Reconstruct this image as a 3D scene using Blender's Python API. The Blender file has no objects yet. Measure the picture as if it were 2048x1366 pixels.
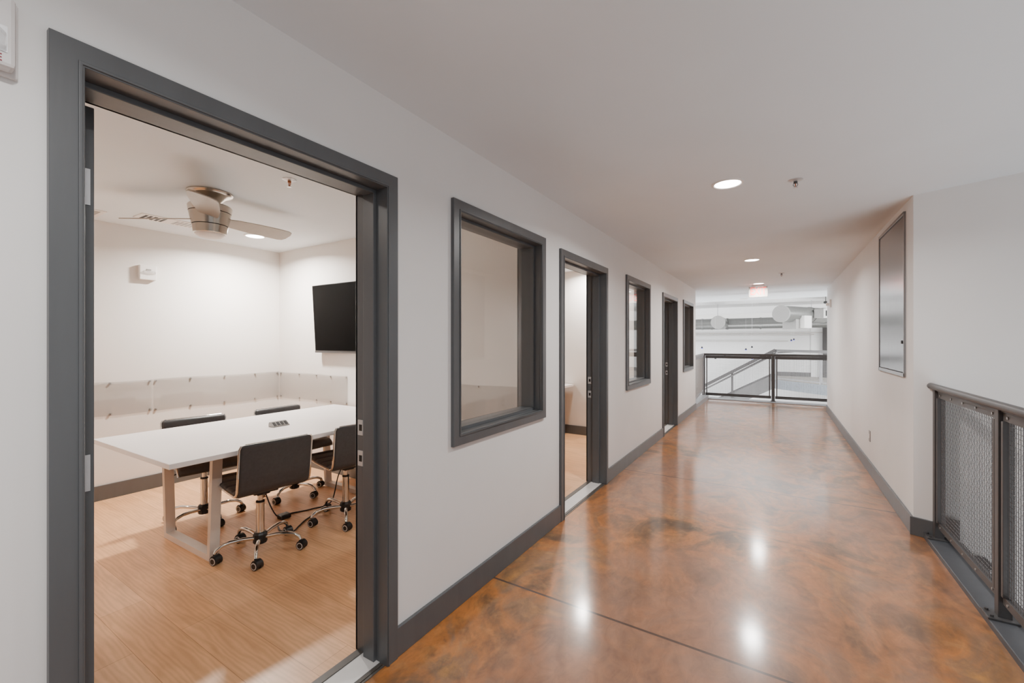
import bpy, bmesh, math, random
from mathutils import Vector, Matrix
random.seed(7)
C = bpy.context.scene.collection
PI = math.pi
R = math.radians

# ------------------------------------------------------------------ materials
def srgb(r, g, b):
    f = lambda c: (c/255/12.92) if c/255 <= .04045 else ((c/255+.055)/1.055)**2.4
    return (f(r), f(g), f(b), 1)

def new_mat(name):
    m = bpy.data.materials.new(name); m.use_nodes = True
    nt = m.node_tree; b = nt.nodes['Principled BSDF']
    return m, nt, b

def N(nt, typ, **kw):
    n = nt.nodes.new(typ)
    for k, v in kw.items():
        if k in n.inputs: n.inputs[k].default_value = v
        else: setattr(n, k, v)
    return n

def pmat(name, col, rough=.5, metal=0, noise=0.0, nscale=30, bump=0.0, bscale=200, spec=.5, coat=0, stretch=None, rnoise=0):
    m, nt, b = new_mat(name)
    b.inputs['Roughness'].default_value = rough
    b.inputs['Metallic'].default_value = metal
    b.inputs['Specular IOR Level'].default_value = spec
    b.inputs['Coat Weight'].default_value = coat
    tc = N(nt, 'ShaderNodeTexCoord'); mp = N(nt, 'ShaderNodeMapping')
    nt.links.new(tc.outputs['Object'], mp.inputs['Vector'])
    if stretch: mp.inputs['Scale'].default_value = stretch
    no = N(nt, 'ShaderNodeTexNoise'); no.inputs['Scale'].default_value = nscale; no.inputs['Detail'].default_value = 4
    nt.links.new(mp.outputs[0], no.inputs['Vector'])
    cr = N(nt, 'ShaderNodeValToRGB')
    c1 = [max(0, c*(1-noise)) for c in col[:3]] + [1]; c2 = [min(1, c*(1+noise)) for c in col[:3]] + [1]
    cr.color_ramp.elements[0].position = .3; cr.color_ramp.elements[1].position = .7
    cr.color_ramp.elements[0].color = c1; cr.color_ramp.elements[1].color = c2
    nt.links.new(no.outputs['Fac'], cr.inputs['Fac']); nt.links.new(cr.outputs[0], b.inputs['Base Color'])
    if rnoise:
        mr = N(nt, 'ShaderNodeMapRange'); mr.inputs['To Min'].default_value = rough-rnoise; mr.inputs['To Max'].default_value = rough+rnoise
        nt.links.new(no.outputs['Fac'], mr.inputs['Value']); nt.links.new(mr.outputs[0], b.inputs['Roughness'])
    if bump:
        n2 = N(nt, 'ShaderNodeTexNoise'); n2.inputs['Scale'].default_value = bscale; n2.inputs['Detail'].default_value = 3
        nt.links.new(mp.outputs[0], n2.inputs['Vector'])
        bp = N(nt, 'ShaderNodeBump'); bp.inputs['Strength'].default_value = bump; bp.inputs['Distance'].default_value = .002
        nt.links.new(n2.outputs['Fac'], bp.inputs['Height']); nt.links.new(bp.outputs[0], b.inputs['Normal'])
    return m

def emis(name, col, s):
    m, nt, b = new_mat(name)
    b.inputs['Base Color'].default_value = col
    b.inputs['Emission Color'].default_value = col; b.inputs['Emission Strength'].default_value = s
    return m

def glass_mat(name, tint, ior=1.45, rough=0.0, body=0.0, bodycol=(1,1,1,1)):
    m, nt, b = new_mat(name); nt.nodes.remove(b)
    out = nt.nodes['Material Output']
    tr = N(nt, 'ShaderNodeBsdfTransparent'); tr.inputs[0].default_value = tint
    gl = N(nt, 'ShaderNodeBsdfGlossy'); gl.inputs['Roughness'].default_value = rough
    lw = N(nt, 'ShaderNodeLayerWeight'); lw.inputs['Blend'].default_value = .5      # facing = 1-|cos|, same from both sides
    pw = N(nt, 'ShaderNodeMath', operation='POWER'); pw.inputs[1].default_value = 5; nt.links.new(lw.outputs['Facing'], pw.inputs[0])
    f0 = ((ior-1)/(ior+1))**2
    fr = N(nt, 'ShaderNodeMath', operation='MULTIPLY_ADD'); fr.inputs[1].default_value = 1-f0; fr.inputs[2].default_value = f0
    nt.links.new(pw.outputs[0], fr.inputs[0])
    mx = N(nt, 'ShaderNodeMixShader')
    src = tr
    if body:
        df = N(nt, 'ShaderNodeBsdfDiffuse'); df.inputs[0].default_value = bodycol
        m2 = N(nt, 'ShaderNodeMixShader'); m2.inputs[0].default_value = body
        nt.links.new(tr.outputs[0], m2.inputs[1]); nt.links.new(df.outputs[0], m2.inputs[2]); src = m2
    nt.links.new(fr.outputs[0], mx.inputs[0]); nt.links.new(src.outputs[0], mx.inputs[1]); nt.links.new(gl.outputs[0], mx.inputs[2])
    nt.links.new(mx.outputs[0], out.inputs['Surface'])
    return m

M = {}
M['wall'] = pmat('white wall paint', srgb(226, 224, 222), .6, noise=.015, nscale=3, bump=.08, bscale=120)
M['wallroom'] = pmat('warm white wall paint', srgb(224, 219, 214), .6, noise=.015, nscale=3, bump=.08, bscale=120)
M['ceil'] = pmat('ceiling paint', srgb(226, 232, 236), .7, noise=.015, nscale=2, bump=.05, bscale=100)
M['atrium'] = pmat('bright white paint', srgb(240, 240, 240), .6, noise=.01)
M['trim'] = pmat('charcoal trim paint', srgb(84, 86, 88), .36, noise=.06, nscale=14, bump=.12, bscale=60, stretch=(1, 1, .15))
M['steel'] = pmat('charcoal railing steel', srgb(70, 68, 68), .42, noise=.05, nscale=20)
M['steel2'] = pmat('grey stair steel', srgb(140, 140, 142), .45, noise=.05, nscale=8)
M['stair'] = pmat('dark stair steel', srgb(98, 97, 97), .5, noise=.05, nscale=8)
M['fascia'] = pmat('pale blue grey steel', srgb(122, 128, 134), .45, noise=.05, nscale=8)
M['palewire'] = pmat('pale wire mesh', srgb(170, 168, 166), .4, noise=.03)
M['landing'] = pmat('landing concrete', srgb(150, 146, 140), .6, noise=.04)
M['curb'] = pmat('blue grey steel curb', srgb(72, 74, 78), .5, noise=.08, nscale=12)
M['wire'] = pmat('wire mesh steel', srgb(88, 86, 86), .35, metal=.5, noise=.05)
M['screw'] = pmat('screw steel', srgb(190, 188, 185), .3, metal=1, noise=.02)
M['chrome'] = pmat('chrome', srgb(225, 222, 218), .08, metal=1, noise=.02)
M['nickel'] = pmat('brushed nickel', srgb(190, 182, 172), .24, metal=1, noise=.06, nscale=40, stretch=(1, 1, 30))
M['blade'] = pmat('nickel blade paint', srgb(160, 152, 142), .4, metal=.3, noise=.03)
M['slot'] = pmat('dark slot', srgb(18, 16, 15), .6, noise=.05)
M['leather'] = pmat('black leather', srgb(58, 57, 58), .42, noise=.12, nscale=60, bump=.25, bscale=350)
M['blackplastic'] = pmat('black plastic', srgb(24, 23, 24), .4, noise=.08)
M['whitering'] = pmat('white caster ring', srgb(205, 203, 200), .4, noise=.02)
M['laminate'] = pmat('white laminate', srgb(238, 232, 229), .32, noise=.01, nscale=4)
M['legpaint'] = pmat('off white leg paint', srgb(216, 206, 196), .25, noise=.03, nscale=6)
M['whiteplastic'] = pmat('white plastic', srgb(232, 228, 224), .4, noise=.01)
M['alarmplastic'] = pmat('alarm plastic', srgb(214, 210, 208), .4, noise=.02)
M['screen'] = pmat('black screen', srgb(5, 4, 4), .4, noise=.03, spec=.03)
M['bezel'] = pmat('dark bezel', srgb(24, 23, 23), .4, noise=.04, spec=.2)
M['greyplastic'] = pmat('grey plastic', srgb(150, 147, 143), .4, noise=.03)
M['threshold'] = pmat('pale threshold stone', srgb(208, 206, 204), .35, noise=.05, nscale=9)
M['strip'] = pmat('dark transition strip', srgb(78, 74, 70), .4, noise=.1, nscale=30)
M['galv'] = pmat('galvanised duct', srgb(112, 113, 111), .38, metal=.5, noise=.1, nscale=9, bump=.15, bscale=20, stretch=(6, 1, 1), rnoise=.08)
M['ductcap'] = pmat('duct cap grey', srgb(150, 149, 147), .6, metal=.0, noise=.04)
M['ductwhite'] = pmat('white duct', srgb(232, 231, 228), .5, noise=.02)
M['panelmetal'] = pmat('brushed panel steel', srgb(118, 117, 117), .2, metal=.95, noise=.1, nscale=3, stretch=(1, 14, 2), rnoise=.06)
M['panelframe'] = pmat('panel frame steel', srgb(150, 148, 147), .3, metal=.8, noise=.04)
M['hinge'] = pmat('satin hinge steel', srgb(200, 200, 202), .35, metal=.5, noise=.04)
M['red'] = emis('exit red', srgb(255, 92, 84), .75)
M['redprint'] = pmat('red print', srgb(140, 30, 50), .5, noise=.02)
M['exitpanel'] = glass_mat('exit acrylic', (.95, .93, .92, 1), rough=.05, body=.4, bodycol=srgb(226, 214, 206))
M['glow'] = emis('lamp lens', (1, .97, .93, 1), 14)
M['glowoff'] = pmat('unlit lens', srgb(205, 200, 196), .4, noise=.02)
M['dome'] = pmat('frosted dome', srgb(222, 214, 208), .35, noise=.01)
M['glass'] = glass_mat('window glass', (.99, .993, .99, 1), 1.5)
M['acrylic'] = glass_mat('clear acrylic sheet', (.93, .925, .92, 1), 1.5, rough=.06)
M['lens'] = glass_mat('clear lens', (.9, .9, .9, 1), 1.6, rough=.03, body=.25, bodycol=srgb(230, 228, 225))
M['bluebulb'] = emis('blue bulb', srgb(70, 60, 235), 1.6)
M['shade'] = pmat('dark lamp shade', srgb(40, 40, 48), .5, noise=.05)
M['ground'] = pmat('pale ground floor', srgb(232, 233, 235), .5, noise=.02)
M['copper'] = pmat('copper bulb', srgb(170, 100, 60), .4, metal=.3, noise=.05)
M['pipe'] = pmat('white sprinkler pipe', srgb(205, 200, 196), .5, noise=.02)
M['bluemat'] = pmat('slate blue mat', srgb(120, 138, 152), .7, noise=.05)
M['pinkwall'] = pmat('pale pink wall', srgb(206, 190, 184), .6, noise=.03)

# stained concrete with saw-cut joints
def concrete():
    m, nt, b = new_mat('acid stained concrete'); L = nt.links.new
    tc = N(nt, 'ShaderNodeTexCoord')
    def noise(scale, detail, dist, mscale=(1, 1, 1), loc=(0, 0, 0), rot=0, rough=.55):
        mp = N(nt, 'ShaderNodeMapping'); mp.inputs['Scale'].default_value = mscale; mp.inputs['Location'].default_value = loc
        mp.inputs['Rotation'].default_value = (0, 0, rot)
        L(tc.outputs['Object'], mp.inputs['Vector'])
        n = N(nt, 'ShaderNodeTexNoise'); n.inputs['Scale'].default_value = scale; n.inputs['Detail'].default_value = detail
        n.inputs['Distortion'].default_value = dist; n.inputs['Roughness'].default_value = rough
        L(mp.outputs[0], n.inputs['Vector']); return n
    n1 = noise(1.9, 9, 1.5, (1, .75, 1), rot=.6, rough=.6)
    cr = N(nt, 'ShaderNodeValToRGB'); e = cr.color_ramp.elements
    e[0].position = .28; e[0].color = srgb(70, 53, 38)
    e[1].position = .75; e[1].color = srgb(205, 140, 62)
    for p, c in ((.42, srgb(122, 84, 50)), (.51, srgb(180, 112, 52)), (.60, srgb(140, 102, 70))):
        x = e.new(p); x.color = c
    L(n1.outputs['Fac'], cr.inputs['Fac'])
    # dark smoky patches
    n2 = noise(2.6, 8, 1.6, (1.3, .8, 1), (3, 1, 0), rough=.62)
    r2 = N(nt, 'ShaderNodeValToRGB'); r2.color_ramp.elements[0].position = .48; r2.color_ramp.elements[1].position = .78
    r2.color_ramp.elements[0].color = (0, 0, 0, 1); r2.color_ramp.elements[1].color = (.9, .9, .9, 1)
    L(n2.outputs['Fac'], r2.inputs['Fac'])
    m1 = N(nt, 'ShaderNodeMix', data_type='RGBA'); L(r2.outputs[0], m1.inputs['Factor'])
    L(cr.outputs[0], m1.inputs[6]); m1.inputs[7].default_value = srgb(74, 62, 42)
    # ochre flecks
    n3 = noise(9, 7, .8, (1, 1, 1), (7, 2, 0), rough=.65)
    r3 = N(nt, 'ShaderNodeValToRGB'); r3.color_ramp.elements[0].position = .5; r3.color_ramp.elements[1].position = .85
    r3.color_ramp.elements[0].color = (0, 0, 0, 1); r3.color_ramp.elements[1].color = (.6, .6, .6, 1)
    L(n3.outputs['Fac'], r3.inputs['Fac'])
    m2 = N(nt, 'ShaderNodeMix', data_type='RGBA'); L(r3.outputs[0], m2.inputs['Factor'])
    L(m1.outputs[2], m2.inputs[6]); m2.inputs[7].default_value = srgb(200, 144, 84)
    # rosy worn tone
    n4 = noise(.8, 3, .6, (1, .6, 1), (1, 9, 0))
    r4 = N(nt, 'ShaderNodeValToRGB'); r4.color_ramp.elements[0].position = .42; r4.color_ramp.elements[1].position = .64
    r4.color_ramp.elements[0].color = (0, 0, 0, 1); r4.color_ramp.elements[1].color = (.75, .75, .75, 1)
    L(n4.outputs['Fac'], r4.inputs['Fac'])
    m3 = N(nt, 'ShaderNodeMix', data_type='RGBA'); L(r4.outputs[0], m3.inputs['Factor'])
    L(m2.outputs[2], m3.inputs[6]); m3.inputs[7].default_value = srgb(148, 108, 88)
    n6 = noise(13, 6, 1.2, (1, .55, 1), (4, 4, 0), rot=.7, rough=.65)
    r6 = N(nt, 'ShaderNodeValToRGB'); r6.color_ramp.elements[0].position = .3; r6.color_ramp.elements[1].position = .7
    r6.color_ramp.elements[0].color = (.74, .73, .72, 1); r6.color_ramp.elements[1].color = (1.16, 1.14, 1.08, 1)
    L(n6.outputs['Fac'], r6.inputs['Fac'])
    m5 = N(nt, 'ShaderNodeMix', data_type='RGBA', blend_type='MULTIPLY'); m5.inputs['Factor'].default_value = .9
    L(m3.outputs[2], m5.inputs[6]); L(r6.outputs[0], m5.inputs[7]); m3 = m5
    # joints every 2.508 m
    sp = N(nt, 'ShaderNodeSeparateXYZ'); L(tc.outputs['Object'], sp.inputs[0])
    def math_(op, a, bb=None):
        n = N(nt, 'ShaderNodeMath', operation=op)
        for i, v in enumerate((a, bb)):
            if v is None: continue
            if isinstance(v, (int, float)): n.inputs[i].default_value = v
            else: L(v, n.inputs[i])
        return n.outputs[0]
    y = math_('ADD', sp.outputs['Y'], 30*2.508 - 2.075 + 1.254)
    md = math_('MODULO', y, 2.508)
    ab = math_('ABSOLUTE', math_('SUBTRACT', md, 1.254))
    line = math_('LESS_THAN', ab, .0075)
    m4 = N(nt, 'ShaderNodeMix', data_type='RGBA'); L(line, m4.inputs['Factor'])
    L(m3.outputs[2], m4.inputs[6]); m4.inputs[7].default_value = srgb(78, 58, 48)
    L(m4.outputs[2], b.inputs['Base Color'])
    n5 = noise(5, 6, .5, (1, 1, 1))
    mr = N(nt, 'ShaderNodeMapRange'); mr.inputs['From Min'].default_value = .3; mr.inputs['From Max'].default_value = .7
    mr.inputs['To Min'].default_value = .30; mr.inputs['To Max'].default_value = .38
    L(n5.outputs['Fac'], mr.inputs['Value']); L(mr.outputs[0], b.inputs['Roughness'])
    hs = math_('ADD', math_('MULTIPLY', n5.outputs['Fac'], 0), math_('MULTIPLY', line, -1))
    bp = N(nt, 'ShaderNodeBump'); bp.inputs['Strength'].default_value = .05; bp.inputs['Distance'].default_value = .006
    L(hs, bp.inputs['Height']); L(bp.outputs[0], b.inputs['Normal'])
    b.inputs['Specular IOR Level'].default_value = .45
    b.inputs['Coat Weight'].default_value = .75; b.inputs['Coat Roughness'].default_value = .13; b.inputs['Coat IOR'].default_value = 1.5
    return m
M['concrete'] = concrete()

def planks():
    m, nt, b = new_mat('light oak planks'); L = nt.links.new
    tc = N(nt, 'ShaderNodeTexCoord')
    br = N(nt, 'ShaderNodeTexBrick'); br.offset = .37; br.squash = 1
    br.inputs['Scale'].default_value = 1; br.inputs['Brick Width'].default_value = 1.22; br.inputs['Row Height'].default_value = .18
    br.inputs['Mortar Size'].default_value = .0012; br.inputs['Mortar Smooth'].default_value = .1
    br.inputs['Color1'].default_value = srgb(231, 182, 138); br.inputs['Color2'].default_value = srgb(219, 167, 121)
    br.inputs['Mortar'].default_value = srgb(176, 128, 84); br.inputs['Bias'].default_value = 0
    L(tc.outputs['Object'], br.inputs['Vector'])
    mp = N(nt, 'ShaderNodeMapping'); mp.inputs['Scale'].default_value = (.8, 4.2, 1); L(tc.outputs['Object'], mp.inputs['Vector'])
    n1 = N(nt, 'ShaderNodeTexNoise'); n1.inputs['Scale'].default_value = 2.2; n1.inputs['Detail'].default_value = 8; n1.inputs['Distortion'].default_value = 1.8
    L(mp.outputs[0], n1.inputs['Vector'])
    cr = N(nt, 'ShaderNodeValToRGB'); cr.color_ramp.elements[0].position = .3; cr.color_ramp.elements[1].position = .72
    cr.color_ramp.elements[0].color = (.80, .76, .72, 1); cr.color_ramp.elements[1].color = (1.12, 1.12, 1.12, 1)
    L(n1.outputs['Fac'], cr.inputs['Fac'])
    mp2 = N(nt, 'ShaderNodeMapping'); mp2.inputs['Scale'].default_value = (.9, 5, 1); L(tc.outputs['Object'], mp2.inputs['Vector'])
    wv = N(nt, 'ShaderNodeTexWave'); wv.bands_direction = 'Y'; wv.inputs['Scale'].default_value = 3; wv.inputs['Distortion'].default_value = 9
    wv.inputs['Detail'].default_value = 3; wv.inputs['Detail Scale'].default_value = 1.2
    L(mp2.outputs[0], wv.inputs['Vector'])
    cw = N(nt, 'ShaderNodeValToRGB'); cw.color_ramp.elements[0].color = (.87, .845, .81, 1); cw.color_ramp.elements[1].color = (1.03, 1.03, 1.03, 1)
    L(wv.outputs['Fac'], cw.inputs['Fac'])
    a = N(nt, 'ShaderNodeMix', data_type='RGBA', blend_type='MULTIPLY'); a.inputs['Factor'].default_value = .75
    L(br.outputs['Color'], a.inputs[6]); L(cr.outputs[0], a.inputs[7])
    c = N(nt, 'ShaderNodeMix', data_type='RGBA', blend_type='MULTIPLY'); c.inputs['Factor'].default_value = .8
    L(a.outputs[2], c.inputs[6]); L(cw.outputs[0], c.inputs[7])
    L(c.outputs[2], b.inputs['Base Color'])
    b.inputs['Roughness'].default_value = .36
    bp = N(nt, 'ShaderNodeBump'); bp.inputs['Strength'].default_value = .08; bp.inputs['Distance'].default_value = .002
    L(n1.outputs['Fac'], bp.inputs['Height']); L(bp.outputs[0], b.inputs['Normal'])
    return m
M['planks'] = planks()

# ------------------------------------------------------------------ mesh builder
class MB:
    def __init__(s): s.v = []; s.f = []; s.mi = []; s.cur = 0
    def mat(s, i): s.cur = i; return s
    def add(s, vs, fs):
        o = len(s.v); s.v += [tuple(v) for v in vs]
        for f in fs: s.f.append([o+i for i in f]); s.mi.append(s.cur)
        return s
    def box(s, x0, x1, y0, y1, z0, z1):
        vs = [(x, y, z) for x in (x0, x1) for y in (y0, y1) for z in (z0, z1)]
        return s.add(vs, [(0,1,3,2), (4,6,7,5), (0,4,5,1), (2,3,7,6), (0,2,6,4), (1,5,7,3)])
    def obox(s, c, ax, ay, az):
        c, ax, ay, az = map(Vector, (c, ax, ay, az))
        vs = [c+i*ax+j*ay+k*az for i in (-1,1) for j in (-1,1) for k in (-1,1)]
        return s.add(vs, [(0,1,3,2), (4,6,7,5), (0,4,5,1), (2,3,7,6), (0,2,6,4), (1,5,7,3)])
    def beam(s, p, q, w, h, up=(0,0,1)):
        p, q, up = Vector(p), Vector(q), Vector(up); d = q-p; n = d.normalized()
        side = n.cross(up).normalized(); u = side.cross(n)
        return s.obox((p+q)/2, d/2, side*w/2, u*h/2)
    def tube(s, pts, r, seg=10, caps=True, up=None):
        pts = [Vector(p) for p in pts]; rs = r if isinstance(r, (list, tuple)) else [r]*len(pts)
        prev = None; rings = []
        for i, p in enumerate(pts):
            t = (pts[min(i+1, len(pts)-1)]-pts[max(i-1, 0)]).normalized()
            if prev is None:
                a = Vector((0,0,1)) if abs(t.z) < .9 else Vector((1,0,0)); x = t.cross(a).normalized()
            else:
                x = (prev - t*prev.dot(t)).normalized()
            prev = x; y = t.cross(x)
            rings.append([p+rs[i]*(math.cos(2*PI*k/seg)*x+math.sin(2*PI*k/seg)*y) for k in range(seg)])
        vs = [v for g in rings for v in g]; fs = []
        for i in range(len(pts)-1):
            for k in range(seg):
                k2 = (k+1) % seg
                fs.append((i*seg+k, i*seg+k2, (i+1)*seg+k2, (i+1)*seg+k))
        if caps:
            fs.append(tuple(reversed(range(seg)))); fs.append(tuple((len(pts)-1)*seg+k for k in range(seg)))
        return s.add(vs, fs)
    def lathe(s, prof, c=(0,0,0), seg=32, axis='z'):
        vs = []; n = len(prof)
        for k in range(seg):
            a = 2*PI*k/seg
            for r, z in prof:
                p = (r*math.cos(a), r*math.sin(a), z)
                if axis == 'y': p = (p[0], z, p[1])
                if axis == 'x': p = (z, p[0], p[1])
                vs.append((c[0]+p[0], c[1]+p[1], c[2]+p[2]))
        fs = []
        for k in range(seg):
            k2 = (k+1) % seg
            for i in range(n-1): fs.append((k*n+i, k2*n+i, k2*n+i+1, k*n+i+1))
        if prof[0][0] > 1e-6: fs.append(tuple(k*n for k in reversed(range(seg))))
        if prof[-1][0] > 1e-6: fs.append(tuple(k*n+n-1 for k in range(seg)))
        return s.add(vs, fs)
    def prism(s, poly, h0, h1, plane='xy'):
        n = len(poly)
        def P(a, b, h): return {'xy': (a, b, h), 'xz': (a, h, b), 'yz': (h, a, b)}[plane]
        vs = [P(a, b, h0) for a, b in poly]+[P(a, b, h1) for a, b in poly]
        fs = [tuple(reversed(range(n))), tuple(range(n, 2*n))]+[(i, (i+1) % n, n+(i+1) % n, n+i) for i in range(n)]
        return s.add(vs, fs)
    def sweep(s, prof_pts, w0, w1):            # strip profile in xz closed polygon, extruded in y
        return s.prism(prof_pts, w0, w1, 'xz')
    def build(s, name, mats, parent=None, label=None, bevel=0, smooth=None, world=True, kind=None):
        me = bpy.data.meshes.new(name)
        off = Vector((0,0,0))
        if parent is not None and world:
            p = parent
            while p is not None: off += p.location; p = p.parent
        me.from_pydata([tuple(Vector(v)-off) for v in s.v], [], s.f)
        mats = mats if isinstance(mats, (list, tuple)) else [mats]
        for m in mats: me.materials.append(m)
        for p, i in zip(me.polygons, s.mi): p.material_index = i
        bm = bmesh.new(); bm.from_mesh(me); bmesh.ops.remove_doubles(bm, verts=bm.verts, dist=1e-6)
        bmesh.ops.recalc_face_normals(bm, faces=bm.faces); bm.to_mesh(me); bm.free()
        o = bpy.data.objects.new(name, me); C.objects.link(o)
        if parent is not None: o.parent = parent
        if smooth is not None:
            me.shade_smooth(); me.set_sharp_from_angle(angle=R(smooth))
        if bevel:
            b = o.modifiers.new('edge', 'BEVEL'); b.width = bevel; b.segments = 2; b.limit_method = 'ANGLE'; b.angle_limit = R(40)
        if label: o['label'] = label
        if kind: o['kind'] = kind
        return o

def thing(name, label, cat, loc=(0,0,0), rz=0, group=None, kind=None):
    o = bpy.data.objects.new(name, None); C.objects.link(o); o.empty_display_size = .1
    o.location = loc; o.rotation_euler = (0, 0, rz); o['label'] = label; o['category'] = cat
    if group: o['group'] = group
    if kind: o['kind'] = kind
    return o
def tag(o, label, cat, group=None, kind=None):
    o['label'] = label; o['category'] = cat
    if group: o['group'] = group
    if kind: o['kind'] = kind
    return o
def struct(name, mb, m, label, cat, **kw):
    return tag(mb.build(name, m, **kw), label, cat, kind='structure')
def dup(root, loc, rz, label, group=None):
    r = root.copy(); C.objects.link(r); r.location = loc; r.rotation_euler = (0, 0, rz); r['label'] = label
    if group: r['group'] = group
    for ch in list(root.children):
        c = ch.copy(); C.objects.link(c); c.parent = r
        for g in list(ch.children):
            d = g.copy(); C.objects.link(d); d.parent = c
    return r
def lamp(name, parent, loc, radius, power, col, spread=160):
    l = bpy.data.lights.new(name, 'AREA'); l.shape = 'DISK'; l.size = radius*2; l.energy = power; l.color = col; l.spread = R(spread)
    o = bpy.data.objects.new(name, l); C.objects.link(o); o.parent = parent; o.location = loc
    return o
def text_mesh(name, body, size, m, parent, loc, rot, extrude=.001, align='CENTER'):
    cu = bpy.data.curves.new(name, 'FONT'); cu.body = body; cu.size = size; cu.extrude = extrude; cu.align_x = align; cu.align_y = 'CENTER'
    t = bpy.data.objects.new(name, cu); C.objects.link(t)
    bpy.context.view_layer.update()
    me = bpy.data.meshes.new_from_object(t.evaluated_get(bpy.context.evaluated_depsgraph_get()))
    bpy.data.objects.remove(t); me.name = name; me.materials.clear(); me.materials.append(m)
    o = bpy.data.objects.new(name, me); C.objects.link(o); o.parent = parent; o.location = loc; o.rotation_euler = rot
    return o

H = 2.445
XL = -1.433; XF = -1.413; XI = -1.605      # corridor wall face, casing face, room-side wall face
XB = -5.03                                  # back wall of the rooms
XR = .828
RA = Vector((.922, -.386, 0)).normalized()  # run of the angled wall
RC = Vector((XR, 4.14, 0))                  # corner
GZ = -3.3                                   # ground floor level

# ------------------------------------------------------------------ shell
doors = [(.267, 1.322), (2.985, 4.055), (6.43, 7.50)]
wins = [(1.702, 2.730), (4.675, 5.710), (8.02, 9.05)]
DT = 2.108; WB, WT = .845, 2.132; FW = .060
mb = MB()
ops = sorted([(a+.02, b-.02, 0, DT-.02) for a, b in doors]+[(a+.02, b-.02, WB+.02, WT-.02) for a, b in wins])
y = -4
for a, b, z0, z1 in ops:
    mb.box(XI, XL, y, a, 0, H)
    mb.box(XI, XL, a, b, z1, H)
    if z0 > 0: mb.box(XI, XL, a, b, 0, z0)
    y = b
mb.box(XI, XL, y, 9.4, 0, H)
struct('wall_left', mb, M['wall'], 'long white corridor wall pierced by dark framed doors and windows', 'wall')
mb = MB().prism([(XR, 4.14), (XR, 10.5), (7.4, 10.5), (RC.x+RA.x*7.2, RC.y+RA.y*7.2)], GZ, H)
struct('wall_right', mb, M['wall'], 'white corridor wall with steel access panel and angled end beside the mesh railing', 'wall')
struct('wall_back', MB().box(XB-.12, XB, -1.1, 9.4, 0, H), M['wallroom'], 'warm white rear wall of the rooms behind the table', 'wall')
struct('wall_screen', MB().box(XB, XI, 2.84, 2.95, 0, H), M['wallroom'], 'white partition wall carrying the black television', 'wall')
struct('wall_partition', MB().box(XB, XI, 5.94, 6.05, 0, H), M['wallroom'], 'white partition seen through the second doorway', 'wall')
struct('wall_near', MB().box(XB, XI, -1.1, -1.0, 0, H), M['wallroom'], 'white meeting room wall out of view beside the open door', 'wall')
struct('wall_end', MB().box(XB, XI, 9.3, 9.4, 0, H), M['wallroom'], 'white end wall of the third room', 'wall')
struct('wall_far', MB().box(-10, 9, 20.5, 20.7, GZ, 3.0), M['atrium'], 'bright white wall across the atrium behind the stair and ducts', 'wall')
struct('ceiling', MB().box(-10, 7.4, -4, 12.4, H, H+.35), M['ceil'], 'smooth pale ceiling over corridor and meeting room', 'ceiling')
struct('ceiling_atrium', MB().box(-10, 9, 12.4, 20.7, 2.85, 3.0), M['atrium'], 'bright white ceiling above the atrium ducts', 'ceiling')
# floors
mb = MB().box(XL, .875, -4, 11.25, -.3, 0)
mb.box(-3.2, XL, 9.4, 11.25, -.3, -.0)
mb.box(.875, 3.2, 10.5, 11.25, -.3, 0)
struct('floor', mb, M['concrete'], 'glossy orange brown stained concrete corridor floor with saw cut joints', 'floor')
for nm, a, b, lb in (('floor_meeting', -1.0, 2.84, 'light oak plank floor under the conference table'), ('floor_office', 2.95, 5.94, 'light oak plank floor seen through the second doorway'), ('floor_far', 6.05, 9.3, 'light oak plank floor of the third room')):
    struct(nm, MB().box(XB, -1.59, a, b, -.3, 0), M['planks'], lb, 'floor')
struct('floor_ground', MB().box(-10, 9, -4, 20.5, GZ-.2, GZ), M['ground'], 'pale lower storey floor below the railings', 'floor')
struct('floor_slab', MB().box(XB-.12, -1.59, -1.1, 9.4, -.35, -.3), M['atrium'], 'underside of the room floor slab', 'floor')
# baseboards
BH = .13
mb = MB(); ys = [-4]+[q for a, b in doors for q in (a+.002, b-.002)]+[9.4]
for i in range(0, len(ys), 2):
    mb.box(XL, XL+.016, ys[i], ys[i+1], 0, BH)
struct('baseboard_left', mb, M['trim'], 'charcoal baseboard along the corridor wall of doors', 'baseboard', bevel=.003)
mb = MB().box(XR-.016, XR, 4.13, 10.5, 0, BH)
p = RC+Vector((0, 0, 0)); nrm = Vector((-.386, -.922, 0)).normalized()
mb.obox(RC+RA*.06+nrm*.008+Vector((0,0,BH/2)), RA*.076, nrm*.008, Vector((0,0,BH/2)))
struct('baseboard_right', mb, M['trim'], 'charcoal baseboard below the steel access panel turning the angled corner', 'baseboard', bevel=.003)
mb = MB().box(XB, XB+.014, -1, 2.84, 0, BH).box(XB, XI, 2.826, 2.84, 0, BH)
struct('baseboard_meeting', mb, M['trim'], 'charcoal baseboard around the meeting room', 'baseboard')
mb = MB().box(XB, XB+.014, 2.95, 5.94, 0, BH).box(XB, XI, 5.926, 5.94, 0, BH)
struct('baseboard_office', mb, M['trim'], 'charcoal baseboard in the second room', 'baseboard')
struct('baseboard_far', MB().box(-.1, 8, 20.48, 20.5, 0, .16), M['stair'], 'grey skirting on the atrium wall above the landing', 'baseboard')
mb = MB().box(XL-.35, 3.2, 11.25, 11.62, -.32, .012)
struct('trim_edge', mb, M['steel2'], 'grey steel slab edge under the far railing', 'trim')

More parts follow.
